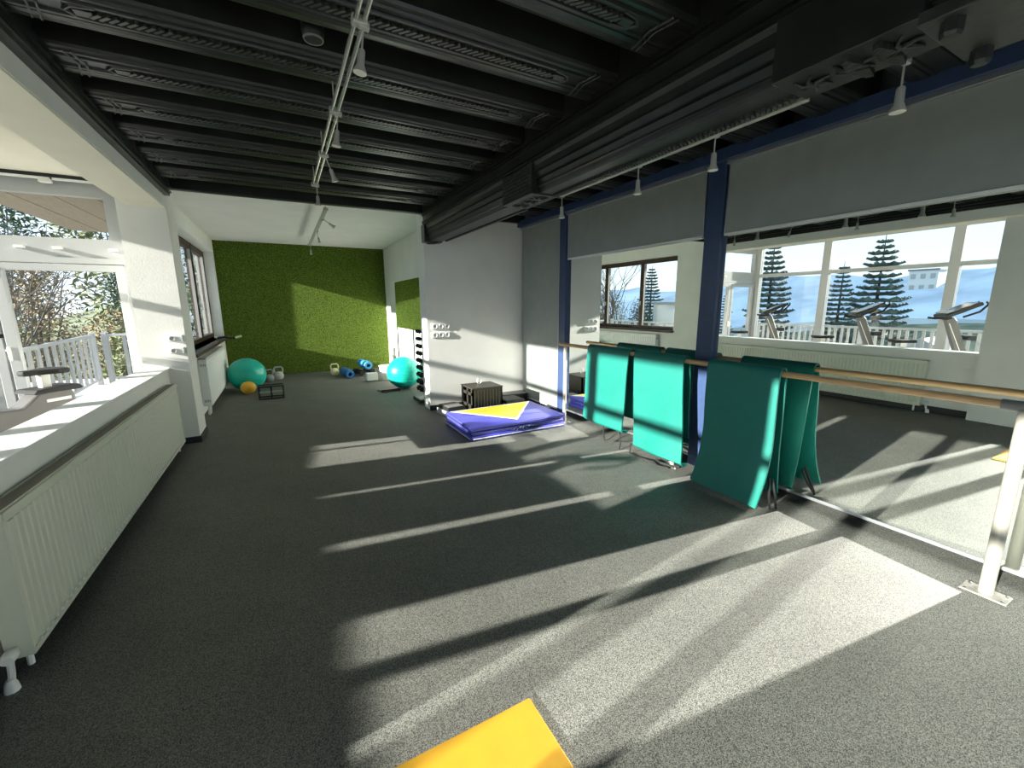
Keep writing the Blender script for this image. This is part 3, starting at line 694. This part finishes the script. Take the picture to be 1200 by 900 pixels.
def roller(c, d, r, L, m, label):
    d = Vector(d).normalized(); c = Vector(c)
    t = thing('foam_roller', (c.x, c.y, c.z - r), label, 'foam roller', 'blue foam rollers')
    MB().lathe([(r * .45, -L / 2), (r * .95, -L / 2), (r, -L / 2 + .01), (r, L / 2 - .01), (r * .95, L / 2), (r * .45, L / 2), (r * .45, -L / 2)], c, d, 20).build('foam', m, t, smooth=True)
    k = MB()
    for i in range(6):
        q = -L / 2 + .04 + i * (L - .08) / 5; k.lathe([(r + .001, q - .006), (r + .005, q), (r + .001, q + .006)], c, d, 20)
    k.build('ridge', m, t, smooth=True)
roller((1.11, 9.52, .085), (.10, -1, 0), .085, .60, 'foam_blue', 'blue foam roller lying on the floor')
roller((1.50, 9.62, .23), (.12, -1, 0), .085, .60, 'foam_light_blue', 'light blue foam roller resting on the dumbbells')
def dumbbell(c, d, r, L, label, grp):
    d = Vector(d).normalized(); c = Vector(c); t = thing('dumbbell', (c.x, c.y, c.z - r), label, 'dumbbell', grp)
    MB().lathe([(.013, -L / 2), (.013, L / 2)], c, d, 10).build('grip', 'chrome', t, smooth=True)
    for s in (-1, 1): MB().lathe([(0, s * L * .22), (r * .9, s * L * .22), (r, s * L * .25), (r, s * L * .45), (r * .85, s * L * .5), (0, s * L * .5)], c, d, 6 if r > .04 else 12).build('head', 'black_rubber', t)
dumbbell((1.36, 9.60, .07), (.3, -1, 0), .07, .36, 'black dumbbell under the light blue foam roller', 'loose dumbbells')
dumbbell((1.60, 9.72, .07), (.3, -1, 0), .07, .36, 'black dumbbell behind the white box', 'loose dumbbells')
t = thing('yoga_block', (1.47, 8.65, 0), 'white block with green base standing on the alcove floor', 'block')
MB().box(1.37, 1.58, 8.58, 8.72, .025, .17, bev=.006).build('block', 'white_vinyl', t); box('base', 'leaf_olive', 1.38, 1.64, 8.60, 8.76, 0, .025, t)
t = thing('plastic_basket', (1.78, 8.75, 0), 'white basket behind the teal exercise ball', 'basket')
MB().lathe([(0, .006), (.10, .006), (.13, .28), (.136, .28), (.106, 0), (0, 0)], (1.78, 8.75, 0), n=18).build('bowl', 'white_vinyl', t, smooth=True)
MB().lathe([(.131, .27), (.145, .275), (.145, .29), (.131, .29), (.131, .27)], (1.78, 8.75, 0), n=18).build('rim', 'white_vinyl', t)
t = thing('balance_board', (1.60, 7.60, 0), 'dark wooden tray lying beside the teal exercise ball', 'board')
MB().box(1.40, 1.72, 7.38, 7.62, 0, .02, rot=(0, 0, .35)).build('deck', 'brown_wood', t); MB().box(1.40, 1.72, 7.38, 7.395, .0, .045, rot=(0, 0, 0)).build('rim', 'black_plastic', t)
# dumbbell rack: tall tree
t = thing('dumbbell_rack', (1.90, 6.45, 0), 'tall narrow black dumbbell rack behind the white pier edge', 'rack')
MB().box(1.76, 2.10, 6.25, 6.65, 0, .05, bev=.01).build('base', 'black_plastic', t)
for x in (1.90, 1.95): box('upright', 'black_plastic', x - .012, x + .012, 6.43, 6.47, .06, 1.16, t)
for i in range(9):
    z = .17 + i * .114
    MB().tube([(1.82, 6.45, z), (2.04, 6.45, z)], .008, 6).build('arm', 'chrome', t)
for i in range(9):
    z = .17 + i * .114; r = .046 - .0018 * i
    dumbbell((1.836, 6.45, z + r * .35 + .008), (0, 1, 0), r, .2 - .006 * i, 'black dumbbell on the tall narrow rack, ' + ('lowest one', 'second from the bottom', 'third from the bottom', 'fourth from the bottom', 'the middle one', 'fourth from the top', 'third from the top', 'second from the top', 'topmost one')[i], 'dumbbells on the rack')
# alcove mirror, cords
t = thing('alcove_mirror', (XAR, 8.6, 1.02), 'frameless mirror on the alcove side wall reflecting the turf', 'mirror')
box('mirror_glass', 'mirror', XAR - .008, XAR, 7.62, 9.57, 1.02, 2.0, t)
MB().box(XAR - .012, XAR - .008, 7.6, 7.62, 1.0, 2.02).box(XAR - .012, XAR, 9.57, 9.585, 1.0, 2.02).build('edge_clip', 'white_paint', t)
for y, lb in ((9.5, 'thin dark cord hanging below the far edge of the alcove mirror'), (7.75, 'thin dark cord hanging below the near edge of the alcove mirror')):
    t = thing('cord', (XAR - .02, y, .02), lb, 'cord'); MB().tube([(XAR - .015, y, 1.02), (XAR - .02, y + .02, .5), (XAR - .015, y, .02)], .006, 6).build('line', 'cord', t)
# bundle of straps on the radiator sill
t = thing('resistance_handle', (-1.02, 9.6, AZ0), 'dark resistance band handle with pale ends lying on the brown sill', 'resistance band')
MB().tube([(-1.1, 9.55, AZ0 + .02), (-1.0, 9.5, AZ0 + .035), (-.9, 9.48, AZ0 + .015), (-.82, 9.5, AZ0 + .02)], .02, 8).build('band', 'black_rubber', t, smooth=True)
for p, q in (((-.82, 9.5, AZ0 + .02), (-.72, 9.49, AZ0 + .045)), ((-1.1, 9.55, AZ0 + .02), (-1.15, 9.58, AZ0 + .03))): MB().tube([p, q], .022, 10).build('grip', 'kettle_cream', t, smooth=True)

# ------------------------------------------------------------------ sunroom: exercise bikes
def bike_proto():
    t = thing('exercise_bike', (0, 0, 0), 'x', 'exercise bike', 'exercise bikes in the sunroom')
    # local: rider faces -y, seat towards +y
    for y in (-.50, .55): MB().tube([(-.26, y, .04), (.26, y, .04)], .04, 12).build('foot_bar', 'mid_grey', t, smooth=True, local=True)
    MB().prism([(-.52, .06), (-.52, .22), (-.40, .50), (-.20, .60), (.06, .58), (.20, .70), (.44, .72), (.48, .66), (.50, .30), (.50, .10), (.50, .06)], 'x', -.09, .09).build('shroud', 'bike_grey', t, local=True, bevel=.02)
    MB().box(-.097, .097, .24, .44, .60, .63, bev=.004).build('shroud_stripe', 'white_plastic', t, local=True)
    nk = MB().prism([(-.56, .46), (-.42, .46), (-.16, 1.20), (-.12, 1.27), (-.24, 1.27), (-.28, 1.22)], 'x', -.055, .055).build('neck', 'bike_grey', t, local=True, bevel=.012)
    MB().tube([(.045, -.43, .62), (.045, -.19, 1.18)], .012, 8).build('neck_trim', 'white_plastic', nk, local=True)
    cs = MB().box(-.20, .20, -.50, -.06, 1.355, 1.41, rot=(math.radians(-27), 0, 0), bev=.018).build('console', 'black_plastic', t, local=True)
    MB().box(-.15, .15, -.455, -.17, 1.42, 1.432, rot=(math.radians(-27), 0, 0)).build('display', 'screen', cs, local=True)
    MB().box(-.17, .17, -.17, -.09, 1.35, 1.362, rot=(math.radians(-27), 0, 0)).build('keypad', 'silver_paint', cs, local=True)
    for s in (-1, 1):
        MB().tube([(s * .05, -.2, 1.26), (s * .17, -.10, 1.25), (s * .20, -.02, 1.26)], .017, 8).build('handlebar', 'black_rubber', t, smooth=True, local=True)
        MB().tube([(s * .18, -.28, 1.28), (s * .19, -.45, 1.36), (s * .17, -.54, 1.47), (s * .10, -.55, 1.50)], .015, 8).build('front_grip', 'black_rubber', t, smooth=True, local=True)
        cr = MB().box(s * .11 - .012, s * .11 + .012, -.10, .06, .30, .33, rot=(.5 * s, 0, 0)).build('crank', 'chrome', t, local=True)
        MB().box(s * .17 - .05, s * .17 + .05, -.16 + (.22 if s > 0 else 0), -.06 + (.22 if s > 0 else 0), .26 if s < 0 else .35, .285 if s < 0 else .375).build('pedal', 'black_rubber', cr, local=True)
    sp = MB().box(-.035, .035, .27, .345, .68, .87, bev=.01).build('seat_post', 'silver_paint', t, local=True)
    MB().prism([(.14, .70), (.17, .735), (.50, .745), (.54, .70), (.50, .69)], 'x', -.13, .13).build('seat_carriage', 'black_rubber', t, local=True, bevel=.008)
    MB().lathe([(0, 0), (.03, 0), (.03, .05), (0, .055)], (.035, .31, .66), (1, 0, 0), 10).build('knob', 'black_plastic', sp, local=True)
    se = MB().prism([(-.045, .14), (.045, .14), (.055, .24), (.13, .36), (.135, .45), (.08, .475), (-.08, .475), (-.135, .45), (-.13, .36), (-.055, .24)], 'z', .865, .915).build('saddle', 'black_rubber', t, local=True, bevel=.018)
    MB().box(-.14, .14, -.50, -.40, .93, 1.0, bev=.01).build('bottle_cage', 'black_plastic', t, local=True)
    return t
b0 = bike_proto()
for i, (x, y, rz, lb) in enumerate(((-2.29, 5.45, -.67, 'grey exercise bike in the sunroom closest to the terrace door'), (-2.29, 3.82, -.67, 'grey exercise bike in the sunroom between the two others'), (-2.29, 2.67, -.67, 'grey exercise bike in the sunroom beside the near wall pier'))):
    o = b0 if i == 0 else copy_tree(b0); o.location = (x, y, 0); o.rotation_euler = (0, 0, rz); o['label'] = lb
struct(box('floor_sunroom', 'terrace', -3.6, -1.33, -3.1, 6.42, -.12, 0), 'pale tiled floor of the sunroom')

# ------------------------------------------------------------------ terrace, railings
struct(MB().box(-5.0, -3.6, -4, 6.42, -.2, -.02).box(-5.0, -1.34, 6.42, 12.2, -.2, -.02).build('terrace', 'terrace'), 'pale terrace slab outside the sunroom')
def railing(p, q, gap, label, zt=.98, wd=.04):
    p, q = Vector(p), Vector(q); L = (q - p).length; d = (q - p).normalized(); an = math.atan2(d.y, d.x)
    t = thing('railing', (p.x, p.y, 0), label, 'railing', rz=an)
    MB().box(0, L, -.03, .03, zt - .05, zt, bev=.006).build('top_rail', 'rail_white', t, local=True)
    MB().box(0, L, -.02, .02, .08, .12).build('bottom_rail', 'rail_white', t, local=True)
    b = None; s = .03
    while s < L - .03:
        if b is None: b = MB().box(-wd / 2, wd / 2, -.012, .012, .10, zt - .04).build('baluster', 'rail_white', t, local=True); b.location = (s, 0, 0)
        else: share('baluster', b, (s, 0, 0), t)
        s += gap
    n = max(1, int(L / 2.2)); po = None
    for i in range(n + 1):
        if po is None: po = MB().box(-.04, .04, -.04, .04, -.02, zt + .03, bev=.006).build('post', 'rail_white', t, local=True)
        else: share('post', po, (L * i / n, 0, 0), t)
    return t
railing((-2.95, 7.0, 0), (-3.3, 11.1, 0), .32, 'white slatted terrace railing outside the glazed door', wd=.11)
railing((-3.14, 11.16, 0), (-1.5, 11.16, 0), .26, 'white railing section with wide gaps at the end of the terrace', wd=.06)
railing((-4.75, 6.9, 0), (-4.75, -2.5, 0), .13, 'long white railing outside the sunroom windows', wd=.05)
t = thing('roof_overhang', (-2.1, 8, 2.7), 'timber boarded roof overhang outside the terrace door', 'roof')
for i in range(4): box('board', 'soffit', -2.80 + i * .365, -2.45 + i * .365, 6.42, 9.45, 2.70, 2.72, t)
box('roof_slab', 'house_white', -2.82, -1.35, 6.42, 9.48, 2.72, 2.95, t)

# ------------------------------------------------------------------ outdoors
gm = MB(); bm = gm.bm; N = 34
V = [[None] * (N + 1) for _ in range(N + 1)]
for i in range(N + 1):
    for j in range(N + 1):
        x = -150 + 145 * i / N; y = -110 + 230 * j / N
        d = -x - 5
        z = -3.2 - min(d, 30) * .16 + max(0, d - 55) * .13 + 1.2 * math.sin(x * .07 + y * .05) + 2.2 * math.sin(y * .045 + 1) * min(1, d / 60)
        if y > 12 and d < 40: z += (y - 12) * .16 * max(0, 1 - d / 45)
        V[i][j] = bm.verts.new((x, y, z))
for i in range(N):
    for j in range(N): bm.faces.new((V[i][j], V[i + 1][j], V[i + 1][j + 1], V[i][j + 1]))
hl = gm.build('ground_outside', 'field', smooth=True); hl['kind'] = 'structure'; hl['label'] = 'grassy slope falling away below the terrace'; hl['category'] = 'ground'
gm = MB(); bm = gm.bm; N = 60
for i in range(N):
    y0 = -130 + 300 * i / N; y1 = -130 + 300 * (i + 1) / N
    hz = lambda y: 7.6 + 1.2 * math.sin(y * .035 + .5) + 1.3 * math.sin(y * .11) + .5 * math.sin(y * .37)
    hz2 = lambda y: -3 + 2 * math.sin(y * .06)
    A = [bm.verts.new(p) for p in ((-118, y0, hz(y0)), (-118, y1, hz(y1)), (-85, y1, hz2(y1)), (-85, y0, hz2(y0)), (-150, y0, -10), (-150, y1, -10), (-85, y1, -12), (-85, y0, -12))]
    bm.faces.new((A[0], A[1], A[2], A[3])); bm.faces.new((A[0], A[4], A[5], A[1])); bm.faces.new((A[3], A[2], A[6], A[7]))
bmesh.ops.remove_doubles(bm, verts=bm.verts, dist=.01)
hl = gm.build('hills', 'hill', smooth=True); hl['kind'] = 'structure'; hl['label'] = 'forested hills on the horizon, painted pale blue for haze'; hl['category'] = 'hill'
gb = struct(box('ground_back', 'field', -5.0, 40, 12.2, 80, -3, -.6), 'slope behind the building')

def conifer(x, y, z0, H, r, label, dens=1.0, seed=1):
    rr = random.Random(seed)
    t = thing('conifer_tree', (x, y, z0), label, 'tree', 'conifers outside the sunroom')
    MB().tube([(x, y, z0), (x, y, z0 + H)], .016 * H + .03, 7, r1=.01).build('trunk', 'bark', t)
    m = MB(); z = z0 + H * .10; i = 0
    while z < z0 + H * .985:
        f = (z - z0) / H; L = r * (1 - f) ** .8 * (.85 + .3 * rr.random()) + .06
        nb = max(6, int((14 - 6 * f) * dens))
        for k in range(nb):
            an = 2 * math.pi * (k + rr.random() * .6) / nb + i; l = L * (.75 + .4 * rr.random())
            d = Vector((math.cos(an), math.sin(an), 0)); sd = Vector((-d.y, d.x, 0))
            base = Vector((x, y, z)); tip = base + d * l + Vector((0, 0, -.12 * l + .1 * l * f * 2)); mid = base + d * l * .55 + Vector((0, 0, -.10 * l))
            m.tube([base, mid, tip], .022 * (1.3 - f), 3, cap=False, r1=.006)
            nt_ = 8
            for q in range(nt_):
                s = .25 + .75 * q / (nt_ - 1); P = base.lerp(mid, s / .55) if s < .55 else mid.lerp(tip, (s - .55) / .45)
                tl = l * .34 * (1.15 - s) + .05
                for sg in (-1, 1):
                    e = P + sd * sg * tl + d * tl * .7 + Vector((0, 0, -.22 * tl)); w_ = .045 + .03 * tl
                    a0 = m.bm.verts.new(P + Vector((0, 0, w_))); b0_ = m.bm.verts.new(P - d * w_ - Vector((0, 0, w_))); c0 = m.bm.verts.new(P + d * w_ - Vector((0, 0, w_))); e0 = m.bm.verts.new(e)
                    m.bm.faces.new((a0, b0_, e0)); m.bm.faces.new((b0_, c0, e0)); m.bm.faces.new((c0, a0, e0))
        z += H * .026 * (1.15 - .4 * f); i += 1
    m.build('needle_branches', 'needles', t)
conifer(-12.2, 7.2, -5.5, 9.4, 2.25, 'tall full conifer outside, centred behind the wide sunroom pane', 1.1, 3)
conifer(-16.6, 10.3, -6.5, 9.9, 1.9, 'slender conifer with a thin tip beside the tall full conifer', 1.0, 5)
conifer(-8.2, 8.7, -4.6, 8.2, 1.5, 'broad conifer seen behind the corner of the sunroom', 1.1, 8)
conifer(-15.0, 20.5, -5.2, 9.2, 1.9, 'conifer standing beyond the terrace door', 1.0, 11)
conifer(-26, 26, -8, 10.6, 1.8, 'small distant conifer seen through the brown window', .8, 13)
conifer(-25, 22.0, -8, 10.4, 1.7, 'distant conifer beside the white shed', .8, 17)

def leafy(name, c, rad, n, m, label, grp, seed, size=.09, stems=7):
    rr = random.Random(seed); c = Vector(c)
    t = thing(name, (c.x, c.y, c.z - rad[2]), label, 'shrub', grp)
    k = MB()
    for i in range(stems):
        an = rr.random() * 6.28; e = c + Vector((math.cos(an) * rad[0] * .8 * rr.random(), math.sin(an) * rad[1] * .8 * rr.random(), rad[2] * (.2 + .8 * rr.random())))
        bse = c + Vector((.2 * math.cos(an), .2 * math.sin(an), -rad[2])); k.tube([bse, bse.lerp(e, .5) + Vector((0, 0, .1 * rad[2])), e], .035, 5, r1=.008)
    k.build('stem', 'bark', t)
    k = MB()
    for i in range(n):
        while True:
            p = Vector((rr.uniform(-1, 1), rr.uniform(-1, 1), rr.uniform(-1, 1)))
            if .35 < p.length < 1: break
        p = c + Vector((p.x * rad[0], p.y * rad[1], p.z * rad[2])); s = size * (.5 + rr.random())
        u = Vector((rr.uniform(-1, 1), rr.uniform(-1, 1), rr.uniform(-.6, .8))).normalized(); v = u.orthogonal().normalized() * s * .35; u = u * s
        k.quad(p - u, p + v, p + u, p - v)
    k.build('foliage', m, t)
g = 'shrubs beyond the terrace railing'
for i, (x, y, z, rad, n, m, lb) in enumerate((
    (-3.9, 15.2, -.3, (1.1, .8, 1.8), 5200, 'leaf_brown', 'brown winter shrub behind the slatted railing'),
    (-2.9, 12.5, -.2, (.75, .9, 1.5), 4200, 'leaf_olive', 'olive brown shrub behind the corner of the railing'),
    (-1.3, 12.8, .2, (.75, 1.0, 1.6), 3600, 'leaf_green', 'dark green shrub behind the wide gapped railing'),
    (-6.4, 16.9, .9, (1.3, 1.2, 2.1), 5200, 'leaf_brown', 'tall brown shrub uphill from the terrace'),
    (-3.2, 17.2, 1.4, (1.5, 1.3, 2.3), 5200, 'leaf_green', 'tall evergreen shrub behind the olive shrub'),
    (-9.2, 15.6, .0, (.7, .7, 1.9), 2600, 'leaf_green', 'green bush beside the white shed'),
    (-9.4, 13.2, -1.6, (.8, .7, 2.1), 2600, 'leaf_green', 'green bush in front of the white shed'),
    (-9.4, 17.9, .1, (1.0, .8, 2.1), 2600, 'leaf_olive', 'olive bush behind the leafless tree'),
    (-8.2, 20.6, .2, (1.6, 1.3, 2.0), 3600, 'leaf_olive', 'wide olive shrub on the slope below the wood'))):
    leafy('shrub', (x, y, z), rad, n, m, lb, g, 40 + i, .055, 12)
for i, (x, y, z, rad, m) in enumerate(((-10.8, 27, 5.0, (2.1, 2.0, 6.0), 'leaf_green'), (-6.4, 26, 5.5, (2.0, 2.0, 6.0), 'leaf_olive'), (-2.0, 27, 5.5, (2.1, 2.0, 6.5), 'leaf_green'))):
    leafy('woodland_tree', (x, y, z), rad, 6500, m, ('tall dark tree in the wood beside the slope', 'pale olive tree in the middle of the wood', 'dark green tree in the wood above the wide gapped railing')[i], 'trees of the wood uphill', 70 + i, .13, 12)
# bare tree
t = thing('bare_tree', (-6.4, 13.2, -3.8), 'leafless tree with forking branches outside the brown window', 'tree')
k = MB(); rr = random.Random(5)
def branch(p, d, L, r, lv):
    e = p + d * L; k.tube([p, p.lerp(e, .5) + Vector((rr.uniform(-.05, .05) * L, rr.uniform(-.05, .05) * L, 0)), e], r, 5, cap=False, r1=r * .6)
    if lv == 0: return
    for i in range(3 if lv > 1 else 2):
        nd = (d + Vector((rr.uniform(-.75, .75), rr.uniform(-.75, .75), rr.uniform(-.1, .5)))).normalized(); branch(e - d * L * rr.uniform(0, .3), nd, L * rr.uniform(.68, .86), r * .58, lv - 1)
branch(Vector((-6.4, 13.2, -3.8)), Vector((.05, .0, 1)), 2.4, .10, 5)
k.build('branches', 'bark', t)
# buildings
def house(x, y, z, sx, sy, sz, label, rows=2, cols=4, roof=True):
    t = thing('house', (x, y, z), label, 'house', 'houses on the hillside')
    box('walls', 'house_white', x - sx / 2, x + sx / 2, y - sy / 2, y + sy / 2, z, z + sz, t)
    if roof: MB().prism([(y - sy / 2 - .3, z + sz), (y + sy / 2 + .3, z + sz), (y, z + sz + sy * .28)], 'x', x - sx / 2 - .3, x + sx / 2 + .3).build('roof', 'house_roof', t)
    else: box('roof', 'grey_plastic', x - sx / 2 - .2, x + sx / 2 + .2, y - sy / 2 - .2, y + sy / 2 + .2, z + sz, z + sz + .3, t)
    for i in range(rows):
        for j in range(cols):
            yy = y - sy / 2 + sy * (j + .5) / cols; zz = z + sz * (i + .5) / rows
            box('window', 'mid_grey', x + sx / 2, x + sx / 2 + .08, yy - sy / cols * .25, yy + sy / cols * .25, zz - sz / rows * .22, zz + sz / rows * .22, t)
house(-106, 35.5, -1.0, 4, 4.4, 8.6, 'pale apartment block on top of the haze-tinted hill', 4, 3, False)
house(-68, 22, -9.5, 7, 9, 4, 'white house with a grey roof low on the slope')
t = thing('shed', (-10.7, 14.9, -4.6), 'white flat roofed shed outside the brown window', 'shed')
box('walls', 'house_white', -11.4, -10.0, 14.25, 15.55, -4.6, 1.52, t); box('roof', 'mid_grey', -11.5, -9.9, 14.15, 15.65, 1.52, 1.60, t)
